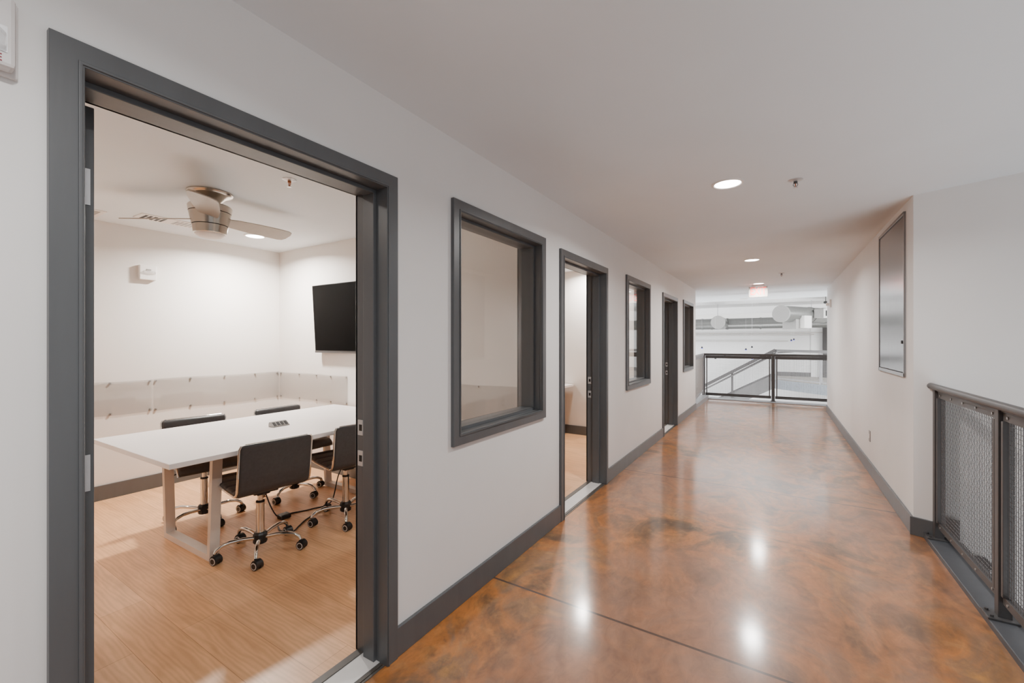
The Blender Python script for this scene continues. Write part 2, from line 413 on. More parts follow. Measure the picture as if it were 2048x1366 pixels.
# ------------------------------------------------------------------ door frames
def frame_mesh(y0, y1, z0, z1, door):
    mb = MB(); a, b, t = y0+FW, y1-FW, z1-FW
    zb = 0 if door else z0
    st = (-1.55, -1.482) if door else (-1.585, -1.475)
    def ring(o0, o1, xa, xb, bottom):          # rectangular ring between outset o0 (inner) and o1 (outer) of the clear opening
        lo = (z0+FW) if bottom else zb
        zi, zo = (lo-o0, lo-o1) if bottom else (zb, zb)                       # mitred corners
        mb.prism([(a-o1, zo), (a-o0, zi), (a-o0, t+o0), (a-o1, t+o1)], xa, xb, 'yz')
        mb.prism([(b+o1, zo), (b+o0, zi), (b+o0, t+o0), (b+o1, t+o1)], xa, xb, 'yz')
        mb.prism([(a-o1, t+o1), (a-o0, t+o0), (b+o0, t+o0), (b+o1, t+o1)], xa, xb, 'yz')
        if bottom: mb.prism([(a-o1, zo), (a-o0, zi), (b+o0, zi), (b+o1, zo)], xa, xb, 'yz')
    bt = not door
    ring(0, FW, XL-.004, XF, bt)               # corridor casing
    ring(.004, .012, XF, XF+.004, bt)          # raised inner bead
    ring(0, .034, XI-.014, XL, bt)             # jamb
    ring(-.016, 0, st[0], st[1], bt)           # stop
    ring(0, FW, XI-.016, XI-.002, bt)          # room casing
    return mb
dl = ['dark grey metal door frame around the meeting room opening with open door', 'dark grey door frame past the first window showing oak floor inside', 'farthest dark grey door frame between the two far windows']
for i, (a, b) in enumerate(doors):
    d = thing(f'door_{i+1}', dl[i], 'door', ((XL+XI)/2, (a+b)/2, 0), kind='structure')
    frame_mesh(a, b, 0, DT, True).build('frame', M['trim'], d, bevel=.0025)
    ca, cb = a+FW, b-FW
    MB().box(-1.57, -1.462, ca+.0, cb-.0, -.02, .004).build('threshold', M['threshold'], d, label='pale stone threshold')
    mb = MB().box(-1.606, -1.568, ca, cb, -.02, .007)
    mb.build('transition_strip', M['strip'], d, label='dark metal transition strip', bevel=.002)
    MB().box(-1.462, -1.444, ca, cb, -.02, .002).box(-1.438, -1.428, ca, cb, -.02, .003).build('floor_track', M['strip'], d)
    for z in (1.005, .868):
        s = MB().box(-1.601, -1.568, cb-.0035, cb+.001, z-.034, z+.034).build('strike_plate', M['hinge'], d, label='satin steel strike plate')
        MB().box(-1.592, -1.573, cb-.0045, cb-.0025, z-.014, z+.014).build('keeper', M['slot'], s)
    # open leaf standing into the room
    lf = MB().box(-1.622-.93, -1.622, ca+.020, ca+.067, .012, DT-FW-.006).build('door_leaf', M['trim'], d, bevel=.002, label='dark grey door leaf swung into the room')
    for z in (.26, 1.026, 1.818):
        MB().box(-1.6235, -1.619, ca+.036, ca+.058, z-.05, z+.05).tube([(-1.614, ca+.016, z-.055), (-1.614, ca+.016, z+.055)], .006, 8).build('hinge', M['hinge'], lf, label='satin steel hinge')
    k = MB().tube([(-1.622-.86, ca+.067, 1.0), (-1.622-.86, ca+.117, 1.0)], .012, 10).tube([(-1.622-.86, ca+.112, 1.0), (-1.622-.75, ca+.112, 1.0)], .009, 10)
    k.build('door_handle', M['hinge'], lf, smooth=40)
# ------------------------------------------------------------------ windows
wl = ['large dark framed interior window nearest the meeting room door', 'dark framed interior window past the second doorway', 'small looking dark framed window at the corridor end before the railing']
for i, (a, b) in enumerate(wins):
    w = thing(f'window_{i+1}', wl[i], 'window', ((XL+XI)/2, (a+b)/2, WB), kind='structure')
    frame_mesh(a, b, WB, WT, False).build('frame', M['trim'], w, bevel=.0025)
    MB().box(-1.503, -1.497, a+FW-.012, b-FW+.012, WB+FW-.012, WT-FW+.012).build('pane', M['glass'], w, label='clear glass pane')

# ------------------------------------------------------------------ ceiling fixtures
warm = (1, .945, .88); neutral = (1, .98, .955)
def downlight(x, y, label, group, power, col, on=True, r=.085):
    t = thing('recessed_light', label, 'light', (x, y, H), group=group)
    MB().lathe([(r+.012, 0), (r+.012, -.004), (r, -.007), (r-.006, -.003), (r-.006, 0)], (x, y, H), 36).build('trim_ring', M['whiteplastic'], t, smooth=40)
    MB().lathe([(0, -.0035), (r-.006, -.0035), (r-.006, 0), (0, 0)], (x, y, H), 36).build('lens', M['glow'] if on else M['glowoff'], t)
    if on: lamp('lamp', t, (0, 0, -.012), r*.9, power, col)
    return t
cg = 'corridor ceiling downlights'
downlight(-.286, 3.18, 'bright round downlight, biggest in view on the corridor ceiling', cg, 24, neutral)
downlight(-.286, 6.32, 'bright round downlight midway along the corridor ceiling', cg, 24, neutral)
downlight(-.30, 8.95, 'bright round downlight just above the red exit sign', cg, 24, warm)
downlight(-.286, .04, 'corridor ceiling downlight beside the fire alarm end of the corridor', cg, 22, neutral)
downlight(-.72, 12.0, 'unlit round ceiling light beyond the exit sign', cg, 0, neutral, on=False)
rg = 'meeting room downlights'
downlight(-4.44, 2.26, 'glowing round downlight behind the fan blade in the meeting room', rg, 58, warm)
downlight(-4.44, .2, 'meeting room downlight over the door side near the rear wall', rg, 8, warm)
downlight(-2.45, .1, 'meeting room downlight beside the open door leaf', rg, 9, warm)
downlight(-2.33, 5.65, 'second room downlight by its far partition', 'office downlights', 26, warm)
downlight(-3.9, 3.6, 'second room downlight near the shared partition', 'office downlights', 22, warm)
downlight(-2.8, 8.6, 'downlight in the third room ceiling', 'office downlights', 42, warm)

def sprinkler(x, y, label, mat):
    t = thing('fire_sprinkler', label, 'sprinkler', (x, y, H), group='ceiling sprinkler heads')
    MB().lathe([(.043, 0), (.043, -.003), (.028, -.009), (.012, -.010)], (x, y, H), 24).build('escutcheon', M['hinge'], t, smooth=40)
    mb = MB().lathe([(.011, -.008), (.011, -.022), (.006, -.024)], (x, y, H), 12)
    mb.tube([(x-.010, y, H-.02), (x-.013, y, H-.034), (x, y, H-.048)], .002, 6).tube([(x+.010, y, H-.02), (x+.013, y, H-.034), (x, y, H-.048)], .002, 6)
    mb.build('body', mat, t)
    mb = MB()
    mb.lathe([(.0, -.048), (.014, -.048), (.014, -.050), (0, -.050)], (x, y, H), 16)
    mb.build('deflector', M['hinge'], t)
    MB().tube([(x, y, H-.022), (x, y, H-.047)], .0028, 8).build('glass_bulb', M['copper'], t)
sprinkler(.097, 3.344, 'small sprinkler head beside the biggest corridor downlight', M['steel'])
sprinkler(.046, 7.77, 'tiny dark sprinkler head between the exit sign and middle downlight', M['steel'])
sprinkler(-2.70, 1.59, 'small sprinkler head with copper bulb near the ceiling fan', M['copper'])

# exit sign
ex = thing('exit_sign', 'red lettered EXIT sign hanging from the corridor ceiling', 'sign', (-.315, 9.2, H))
MB().box(-.42, -.21, 9.175, 9.225, H-.028, H).build('mount', M['hinge'], ex, bevel=.004)
MB().box(-.462, -.168, 9.196, 9.204, H-.215, H-.028).build('panel', M['exitpanel'], ex, label='clear edge lit panel')
MB().box(-.468, -.162, 9.193, 9.207, H-.222, H-.214).build('bottom_edge', M['greyplastic'], ex)
for xa in (-.468, -.169): MB().box(xa, xa+.007, 9.193, 9.207, H-.22, H-.028).build('side_edge', M['greyplastic'], ex)
tx = text_mesh('lettering', 'EXIT', .205, M['red'], ex, (0, -.0055, -.118), (PI/2, 0, 0)); tx.scale = (.62, 1, 1)

# ceiling vents
def vent(x0, x1, y0, y1, label, nslots, alongy=True):
    t = thing('ceiling_vent', label, 'vent', ((x0+x1)/2, (y0+y1)/2, H), group='meeting room ceiling vents')
    MB().box(x0, x1, y0, y1, H-.006, H).build('plate', M['whiteplastic'], t, bevel=.002)
    for half in range(2):
        m = MB()
        ya = y0+.03+half*(y1-y0)/2; yb = ya+(y1-y0)/2-.06
        for k in range(nslots):
            yy = ya+(yb-ya)*(k+.15)/nslots; m.box(x0+.03, x1-.03, yy, yy+(yb-ya)/nslots*.6, H-.0075, H-.0055)
        m.build('louver_slots', M['slot'] if nslots < 6 and half == 0 else M['greyplastic'], t)
vent(-4.62, -4.42, 1.36, 1.80, 'white slotted ceiling vent behind the fan above the rear wall', 5)
vent(-4.9, -4.62, .98, 1.20, 'white ceiling vent cut off by the open door edge', 6)

# ------------------------------------------------------------------ ceiling fan
fx, fy = -3.42, 1.435
fan = thing('ceiling_fan', 'brushed nickel hugger ceiling fan with three blades and frosted light', 'fan', (fx, fy, H))
MB().lathe([(.138, 0), (.140, -.008), (.134, -.018), (.118, -.026), (.09, -.042), (.07, -.064), (.058, -.088), (.055, -.10)], (fx, fy, H), 48).build('canopy', M['nickel'], fan, smooth=35)
bd = MB().lathe([(.02, -.09), (.10, -.09), (.126, -.094), (.133, -.103), (.128, -.142)], (fx, fy, H), 48)
bd.lathe([(.127, -.147), (.109, -.232)], (fx, fy, H), 48).lathe([(.107, -.237), (.099, -.290), (.094, -.293), (.02, -.293)], (fx, fy, H), 48)
bd.build('motor_housing', M['nickel'], fan, smooth=35)
MB().lathe([(.124, -.140), (.124, -.149)], (fx, fy, H), 48).lathe([(.106, -.229), (.106, -.24)], (fx, fy, H), 48).build('shadow_gap', M['slot'], fan, smooth=35)
MB().lathe([(.092, -.292), (.086, -.303), (.066, -.315), (.035, -.322), (0, -.324)], (fx, fy, H), 48).build('light_dome', M['dome'], fan, smooth=60)
def blade(ang, pitch=-15):
    out = [(.10, -.05), (.16, -.066), (.30, -.080), (.46, -.086), (.545, -.082), (.575, -.068), (.59, -.03), (.59, .04), (.575, .072), (.54, .082), (.30, .077), (.16, .062), (.10, .048)]
    mb = MB(); n = len(out); z = -.185
    rot = Matrix.Rotation(ang, 3, 'Z') @ Matrix.Rotation(R(pitch), 3, 'X')
    vs = [rot @ Vector((a, b, h)) + Vector((fx, fy, H+z)) for h in (-.003, .003) for a, b in out]
    mb.add(vs, [tuple(reversed(range(n))), tuple(range(n, 2*n))]+[(i, (i+1) % n, n+(i+1) % n, n+i) for i in range(n)])
    mb.build('blade', M['blade'], fan, label='flat nickel grey fan blade')
FA = math.atan2(1.10-fy, -3.93-fx)
for k in range(3): blade(FA+k*2*PI/3)

# ------------------------------------------------------------------ television, alarms, acrylic panels
tv = thing('television', 'black flat television tilted on the white partition wall over the table end', 'television', (-3.63, 2.84, 1.28))
z0, z1, yb, yt = 1.275, 1.985, 2.775, 2.735
x0, x1 = -4.225, -3.03
def tilted(mb, xa, xb, za, zb, t0, t1):
    f = lambda z: yb+(yt-yb)*(z-z0)/(z1-z0)
    vs = [(x, f(z)+t, z) for x in (xa, xb) for t in (t0, t1) for z in (za, zb)]
    return mb.add(vs, [(0,1,3,2), (4,6,7,5), (0,4,5,1), (2,3,7,6), (0,2,6,4), (1,5,7,3)])
tilted(MB(), x0, x1, z0, z1, 0, .035).build('casing', M['bezel'], tv, bevel=.003)
tilted(MB(), x0+.008, x1-.008, z0+.022, z1-.008, -.0015, .001).build('screen', M['screen'], tv, label='matte black screen')
tilted(MB(), x0, x1, z0-.004, z0+.016, -.003, .02).build('bottom_bezel', M['steel'], tv)
MB().box(-3.75, -3.5, 2.775, 2.8385, 1.5, 1.75).build('wall_bracket', M['blackplastic'], tv)

al = thing('strobe_alarm', 'small white strobe alarm high on the meeting room rear wall', 'alarm', (XB, 1.578, 2.03))
MB().box(XB, XB+.05, 1.515, 1.645, 1.965, 2.10).build('casing', M['whiteplastic'], al, bevel=.006)
MB().tube([(XB+.056, 1.545, 2.035), (XB+.06, 1.59, 2.03), (XB+.056, 1.628, 2.035)], .014, 10).build('strobe_lens', M['lens'], al, smooth=50)
MB().box(XB+.049, XB+.053, 1.565, 1.60, 2.05, 2.065).build('sensor', M['greyplastic'], al)

fa = thing('fire_alarm', 'white wall strobe marked FIRE beside the top of the door frame', 'alarm', (XL, .15, 2.04))
MB().box(XL, XL+.012, .085, .222, 1.965, 2.13).build('back_plate', M['alarmplastic'], fa, bevel=.004)
MB().box(XL+.01, XL+.048, .09, .214, 1.972, 2.124).build('casing', M['alarmplastic'], fa, bevel=.008)
MB().prism([(.10, 2.006), (.198, 2.006), (.198, 2.036), (.18, 2.052), (.118, 2.052), (.10, 2.036)], XL+.046, XL+.066, 'yz').build('strobe_lens', M['lens'], fa, bevel=.004)
MB().box(XL+.046, XL+.05, .097, .201, 2.001, 2.056).build('reflector', M['hinge'], fa)
text_mesh('lettering', 'FIRE', .022, M['redprint'], fa, (.0485, .044, -.053), (PI/2, 0, PI/2), align='RIGHT')

def acrylic(name_label, pa, pb, axis, fixed, screws):
    (a0, a1), (z0_, z1_) = pa, pb
    if axis == 'y': c = (fixed, (a0+a1)/2, z0_)
    else: c = ((a0+a1)/2, fixed, z0_)
    t = thing('wall_guard', name_label, 'wall guard', c, group='clear acrylic wall guards')
    mb = MB(); n = 16; top = []; bot = []
    for k in range(n+1):
        a = a0+(a1-a0)*k/n; wv = .004*math.sin(a*7+1)
        top.append((a, z1_+wv)); bot.append((a, z0_+wv*1.5))
    poly = top+bot[::-1]
    if axis == 'y': mb.prism(poly, fixed+.005, fixed+.008, 'yz')
    else: mb.prism(poly, fixed-.008, fixed-.005, 'xz')
    mb.build('sheet', M['acrylic'], t, label='clear glossy sheet')
    for a, z in screws:
        if axis == 'y': p, q = (fixed, a, z), (fixed+.013, a, z)
        else: p, q = (a, fixed, z), (a, fixed-.013, z)
        MB().tube([p, q], .008, 12).build('screw', M['screw'], t)
acrylic('clear acrylic sheet at the door side of the rear wall', (.72, 1.624), (.735, 1.032), 'y', XB, [(1.0, 1.017), (1.322, 1.018), (1.606, 1.016), (1.0, .748), (1.322, .745), (1.606, .748)])
acrylic('long clear acrylic sheet on the rear wall behind the far chairs', (1.632, 2.832), (.730, 1.034), 'y', XB, [(1.65, 1.016), (1.934, 1.02), (2.246, 1.02), (2.56, 1.02), (2.81, 1.02), (1.65, .746), (1.934, .745), (2.246, .745), (2.56, .745), (2.81, .745)])
acrylic('clear acrylic sheet below the television', (-5.02, -3.77), (.735, 1.032), 'x', 2.84, [(-4.99, 1.018), (-4.62, 1.018), (-4.3, 1.018), (-4.05, 1.018), (-3.79, 1.018), (-4.99, .75), (-4.62, .75), (-4.3, .75), (-4.05, .75), (-3.79, .75)])
acrylic('short clear acrylic sheet seen through the first window', (-2.98, -1.68), (.735, 1.032), 'x', 2.84, [(-2.96, 1.018), (-2.5, 1.018), (-2.1, 1.018), (-1.7, 1.018), (-2.96, .75), (-2.5, .75), (-2.1, .75), (-1.7, .75)])

# ------------------------------------------------------------------ conference table
TZ = .738; TC = Vector((-3.327, 1.87, 0)); TR_ = R(1.0)
tb = thing('conference_table', 'long white laminate conference table on pale U shaped metal legs', 'table', TC, TR_)
MB().box(-.575, .575, -.925, .925, TZ-.03, TZ).build('tabletop', M['laminate'], tb, bevel=.003, world=False)
def leg_frame(yc):
    mb = MB(); w = .029; t = .034
    bx, tx = .325, .372
    for s in (-1, 1):
        o = [(s*bx-.05, 0), (s*(bx-t)-.05, 0), (s*(tx-t)-.05, TZ-.03), (s*tx-.05, TZ-.03)]
        mb.prism(o, yc-w, yc+w, 'xz')
    mb.box(-bx+t-.052, bx-t-.048, yc-w, yc+w, .0, .04)
    mb.box(-tx+t-.05, tx-t-.05, yc-w, yc+w, TZ-.06, TZ-.03)
    mb.build('leg_frame', M['legpaint'], tb, bevel=.003, world=False)
leg_frame(-.575); leg_frame(.70)
MB().box(-.05, .05, -.55, .67, TZ-.07, TZ-.031).build('under_rail', M['legpaint'], tb, world=False)

pt = thing('power_hub', 'grey tabletop power hub with black sockets', 'power hub', (-3.27, 1.845, TZ), R(2))
hp = [(-.036, 0), (.036, 0), (.030, .008), (-.012, .036), (-.03, .036), (-.036, .02)]
MB().prism([(a, b) for a, b in hp], -.064, .064, 'xz').build('casing', M['greyplastic'], pt, bevel=.002, world=False)
for yy in (-.045, -.015, .015, .045):
    c = Vector((.0105, yy, .0218)); d = Vector((.042, 0, -.028)).normalized(); n = Vector((.028, 0, .042)).normalized()
    MB().obox(c, d*.018, Vector((0, .010, 0)), n*.0015).build('socket', M['slot'], pt, world=False)

# ------------------------------------------------------------------ chairs
def arc(cx, cz, r, a0, a1, n):
    return [(cx+r*math.cos(R(a0+(a1-a0)*k/n)), cz+r*math.sin(R(a0+(a1-a0)*k/n))) for k in range(n+1)]
def offset(pts, d):
    out = []
    for i, p in enumerate(pts):
        a = Vector(pts[max(i-1, 0)]); b = Vector(pts[min(i+1, len(pts)-1)]); t = (b-a).normalized()
        out.append((p[0]-t.y*d, p[1]+t.x*d))
    return out
def chair_proto():
    ch = thing('office_chair', '', 'chair', (0, 0, 0), 0, 'office chairs around the conference table')
    # outer profile from seat front lip to top of the back; chair faces -x
    seat = arc(-.185, .425, .045, 175, 92, 6)+[(-.12, .462), (.0, .452), (.12, .447)]+arc(.175, .512, .068, 272, 316, 6)
    back = arc(.175, .512, .068, 316, 356, 5)+[(.252, .56), (.262, .66), (.272, .75), (.275, .775)]
    whole = seat+back[1:]
    def dens(pts, step=.008):
        o = []
        for a, b in zip(pts, pts[1:]):
            n = max(1, int(math.dist(a, b)/step))
            for k in range(n): o.append((a[0]+(b[0]-a[0])*k/n, a[1]+(b[1]-a[1])*k/n))
        return o+[pts[-1]]
    def pad(pts, name, th, ribs, under):
        d = dens(pts); up = offset(d, th); L = 0; rr = []
        s_ = [0]
        for a, b in zip(d, d[1:]): s_.append(s_[-1]+math.dist(a, b))
        tot = s_[-1]
        res = []
        for i, (a, b) in enumerate(zip(d, up)):
            k = abs(math.sin(PI*ribs*s_[i]/tot)); edge = min(1, s_[i]/.02, (tot-s_[i])/.02)
            f = .35+.65*max(0, edge)**.5
            q = f*(.78+.22*min(1, k*1.6)) if ribs else f
            res.append((a[0]+(b[0]-a[0])*q, a[1]+(b[1]-a[1])*q))
        # rounded in plan: corners at the outer end
        n = len(d); mb = MB(); W = .212; rings = []
        ys = [-1, -.985, -.93, .93, .985, 1]
        vs = []
        for j, yy in enumerate(ys):
            inset = {0: .35, 1: .75, 2: 1, 3: 1, 4: .75, 5: .35}[j]
            for a, b in zip(d, res):
                m_ = ((a[0]+b[0])/2, (a[1]+b[1])/2)
                vs.append((m_[0]+(a[0]-m_[0])*inset, yy*W, m_[1]+(a[1]-m_[1])*inset))
            for a, b in zip(d[::-1], res[::-1]):
                m_ = ((a[0]+b[0])/2, (a[1]+b[1])/2)
                vs.append((m_[0]+(b[0]-m_[0])*inset, yy*W, m_[1]+(b[1]-m_[1])*inset))
        # pull in corners near the free end
        K = 2*n; fs = []
        for j in range(len(ys)-1):
            for i in range(K):
                i2 = (i+1) % K
                fs.append((j*K+i, j*K+i2, (j+1)*K+i2, (j+1)*K+i))
        fs.append(tuple(range(K))); fs.append(tuple(len(ys)-1 and (len(ys)-1)*K+i for i in reversed(range(K))))
        mb.add(vs, fs)
        return mb
    bmb = pad(back, 'backrest', .034, 4, True)
    # round the two upper corners of the back
    RC_ = .03; ztop = max(v[2] for v in bmb.v); W = .212
    nv = []
    for v in bmb.v:
        x, yv, z = v
        if z > ztop-RC_:
            lim = W-RC_+math.sqrt(max(0, RC_**2-(z-(ztop-RC_))**2))
            yv = max(-lim, min(lim, yv))
        nv.append((x, yv, z))
    bmb.v = nv
    bmb.build('backrest', M['leather'], ch, smooth=50, world=False)
    pad(seat, 'seat', .036, 5, True).build('seat', M['leather'], ch, smooth=50, world=False)
    prof = offset(dens(whole, .02), .014)
    for s in (-1, 1):
        pts = [(a, s*.216, b) for a, b in prof]
        # follow the rounded upper corner
        pts[-1] = (pts[-1][0], s*.205, pts[-1][2]-.006)
        MB().tube(pts, .0075, 8).build('side_rail', M['chrome'], ch, smooth=60, world=False, label='chrome side rail')
    MB().tube([(.259, -.185, .773), (.259, .185, .773)], .007, 8).build('top_trim', M['chrome'], ch, smooth=60, world=False)
    mb = MB().box(-.10, .10, -.075, .075, .405, .43).box(-.06, .06, -.04, .04, .385, .41)
    mb.build('tilt_mechanism', M['blackplastic'], ch, bevel=.006, world=False)
    MB().tube([(0, .05, .40), (.0, .17, .398), (.0, .2, .392)], .005, 8).build('height_lever', M['blackplastic'], ch, smooth=50, world=False)
    MB().lathe([(.017, .41), (.017, .33)], (0, 0, 0), 20).build('piston', M['chrome'], ch, smooth=40, world=False)
    c = MB().lathe([(.026, .325), (.0265, .335), (.021, .338)], (0, 0, 0), 24).mat(1)
    c.lathe([(.0255, .325), (.0255, .125)], (0, 0, 0), 24)
    c.build('gas_lift', [M['blackplastic'], M['chrome']], ch, smooth=40, world=False)
    MB().lathe([(.036, .055), (.042, .06), (.042, .115), (.034, .128), (.02, .13)], (0, 0, 0), 10).build('base_hub', M['blackplastic'], ch, smooth=25, bevel=.002, world=False)
    for k in range(5):
        a = R(-27+72*k); ca, sa = math.cos(a), math.sin(a)
        P = lambda r, z: (r*ca, r*sa, z)
        ar = MB().tube([P(.03, .092), P(.10, .104), P(.17, .108), P(.215, .100), P(.243, .082), P(.252, .062)], [.012, .0125, .0125, .012, .0115, .0105], 10)
        ao = ar.build('base_arm', M['chrome'], ch, smooth=60, world=False, label='chrome base arm')
        t = R(198+14*math.sin(k*2.3)); ct, st = math.cos(t), math.sin(t)      # rolling direction
        cx, cy = .252*ca-.012*ct, .252*sa-.012*st
        cb = MB()
        ax = Vector((-st, ct, 0))
        base = Vector((cx, cy, .027))
        def disc(c0, c1, r):
            cb.tube([c0, c1], r, 20)
        for s in (-1, 1):
            cb.mat(0); disc(base+ax*s*.006, base+ax*s*.024, .027)
            cb.mat(1); cb.tube([base+ax*s*.0235, base+ax*s*.0252], .0215, 20)
            cb.mat(0); cb.tube([base+ax*s*.025, base+ax*s*.0262], .0165, 20)
        cb.mat(0); cb.tube([base+ax*-.02+Vector((0, 0, .006)), base+ax*.02+Vector((0, 0, .006))], .0265, 18)
        cb.tube([P(.252, .034), P(.252, .068)], .009, 10)
        cb.build('caster', [M['blackplastic'], M['whitering']], ao, smooth=40, world=False, label='black caster with pale ring')
    return ch
c0 = chair_proto()
chairs = [((-2.92, 1.52, 0), -6, 'black office chair with its back to the doorway, nearest the white table leg'),
          ((-2.90, 2.165, 0), -9, 'black office chair partly hidden by the door jamb'),
          ((-3.79, 1.55, 0), 172, 'black office chair across the table, seat seen between the white legs'),
          ((-3.74, 2.25, 0), 181, 'black office chair across the table, in front of the corner acrylic sheet')]
for i, (loc, rz, lb) in enumerate(chairs):
    if i == 0: c0.location = loc; c0.rotation_euler = (0, 0, R(rz)); c0['label'] = lb
    else: dup(c0, loc, R(rz), lb)

def smooth_path(pts, n=8):
    out = []; P = [Vector(p) for p in pts]
    for i in range(len(P)-1):
        p0, p1, p2, p3 = P[max(i-1, 0)], P[i], P[i+1], P[min(i+2, len(P)-1)]
        for k in range(n):
            t = k/n
            out.append(.5*((2*p1)+(p2-p0)*t+(2*p0-5*p1+4*p2-p3)*t*t+(3*p1-p0-3*p2+p3)*t**3))
    return out+[P[-1]]
tag(MB().tube(smooth_path([(-3.13, 2.37, TZ-.04), (-3.15, 2.37, .60), (-3.12, 2.40, .50), (-3.20, 2.32, .25), (-3.22, 2.26, .03), (-3.27, 2.12, .006), (-3.33, 1.98, .006), (-3.36, 1.87, .02), (-3.42, 1.80, .3), (-3.42, 1.79, TZ-.035)]), .005, 8).build('table_cable', M['blackplastic'], smooth=60), 'thin black cord looping from the table down to the floor', 'cord')
tag(MB().tube(smooth_path([(-3.0, 2.62, .006), (-3.08, 2.36, .006), (-3.17, 2.16, .006), (-3.12, 1.98, .006), (-3.05, 1.87, .006), (-3.0, 1.79, .006), (-3.08, 1.75, .006), (-3.17, 1.78, .006)]), .0055, 8).build('extension_lead', M['blackplastic'], smooth=60), 'thick black lead lying along the floor under the chairs', 'cord')
ad = thing('power_adapter', 'small black plug adapter on the floor under the table', 'plug', (-3.30, 1.90, 0))
MB().box(-3.335, -3.265, 1.86, 1.94, 0, .035).build('casing', M['blackplastic'], ad, bevel=.008)

# second room: desk edge just visible
dk = thing('desk', 'white topped desk with grey side panel just inside the second doorway', 'desk', (-3.1, 5.5, 0))
MB().box(-3.6, -2.60, 5.2, 5.92, .72, .75).build('desktop', M['laminate'], dk, bevel=.002)
MB().prism([(-3.56, 0), (-3.56, .72), (-2.62, .72), (-2.70, .30), (-2.74, 0)], 5.3, 5.33, 'xz').build('side_panel', M['steel'], dk)
MB().box(-3.56, -2.8, 5.88, 5.91, 0, .72).build('back_panel', M['steel'], dk)

# ------------------------------------------------------------------ right wall fittings
ap = thing('access_panel', 'brushed steel access panel door set high in the corridor wall', 'access panel', (XR, 4.84, 1.12))
y0, y1, z0, z1 = 4.352, 5.322, 1.118, 2.385
mb = MB()
for a, b, c, d in ((y0, y1, z1-.022, z1), (y0, y1, z0, z0+.028), (y0, y0+.02, z0, z1), (y1-.02, y1, z0, z1)):
    mb.box(XR-.012, XR+.001, a, b, c, d)
mb.build('frame', M['panelframe'], ap, bevel=.002, label='grey steel frame')
MB().box(XR-.0015, XR+.0, y0+.015, y1-.015, z0+.02, z1-.015).build('gap', M['slot'], ap)
MB().box(XR-.007, XR-.001, y0+.028, y1-.026, z0+.034, z1-.028).build('panel_door', M['panelmetal'], ap, bevel=.0015, label='brushed reflective steel door')
MB().lathe([(0, -.012), (.012, -.012), (.014, 0), (0, 0)], (XR-.006, y0+.055, 1.385), 16, 'x').build('lock', M['blackplastic'], ap)
ol = thing('wall_outlet', 'small beige blank outlet plate low on the corridor wall', 'outlet', (XR, 5.85, .335))
MB().box(XR-.006, XR, 5.815, 5.885, .33, .445).build('plate', M['greyplastic'], ol, bevel=.002)
MB().box(XR-.0075, XR-.005, 5.832, 5.868, .365, .41).build('insert', M['whiteplastic'], ol)
sb = thing('wall_strobe', 'small wall alarm near the far end of the corridor wall', 'alarm', (XR, 9.77, 2.09))
MB().box(XR-.03, XR, 9.70, 9.84, 2.02, 2.16).build('casing', M['whiteplastic'], sb, bevel=.005)
MB().box(XR-.075, XR-.029, 9.74, 9.80, 2.05, 2.10).build('strobe_lens', M['whiteplastic'], sb, bevel=.006)
# fittings on the angled wall, seen through the near railing
def onA(t, z, off): return RC+RA*t+nrm*off+Vector((0, 0, z))
jb = thing('junction_box', 'dark square box low on the angled wall behind the railing mesh', 'box', onA(.20, .11, 0))
MB().obox(onA(.20, .115, .012), RA*.036, nrm*.012, Vector((0, 0, .065))).build('casing', M['steel'], jb, bevel=.003)
gr = thing('round_grille', 'dark round grille on the angled wall below the junction box', 'grille', onA(.33, -.07, 0))
mb = MB(); cc = onA(.33, -.07, 0); mb.tube([cc, cc+nrm*.015], .05, 24); mb.build('grille', M['steel'], gr)

# ------------------------------------------------------------------ railings
def wire_panel(P, Q, z0, z1, pitch, r, seg=4, weave=True, slope=0.0):
    P, Q = Vector(P), Vector(Q); d = (Q-P); Ln = d.length; d = d/Ln; n = Vector((-d.y, d.x, 0)); mb = MB()
    nx = max(1, int(round(Ln/pitch))); nz = max(1, int(round((z1-z0)/pitch)))
    amp = r*.25 if weave else 0
    for i in range(nx+1):
        b = P+d*(Ln*i/nx)
        if weave: pts = [b+n*amp*(1 if (i+k) % 2 else -1)+Vector((0, 0, z0+(z1-z0)*k/nz)) for k in range(nz+1)]
        else: pts = [b+Vector((0, 0, z0)), b+Vector((0, 0, z1))]
        mb.tube(pts, r, seg, caps=False)
    for k in range(nz+1):
        zz = z0+(z1-z0)*k/nz
        if weave: pts = [P+d*(Ln*i/nx)+n*amp*(-1 if (i+k) % 2 else 1)+Vector((0, 0, zz)) for i in range(nx+1)]
        else: pts = [P+Vector((0, 0, zz)), Q+Vector((0, 0, zz))]
        mb.tube(pts, r, seg, caps=False)
    return mb
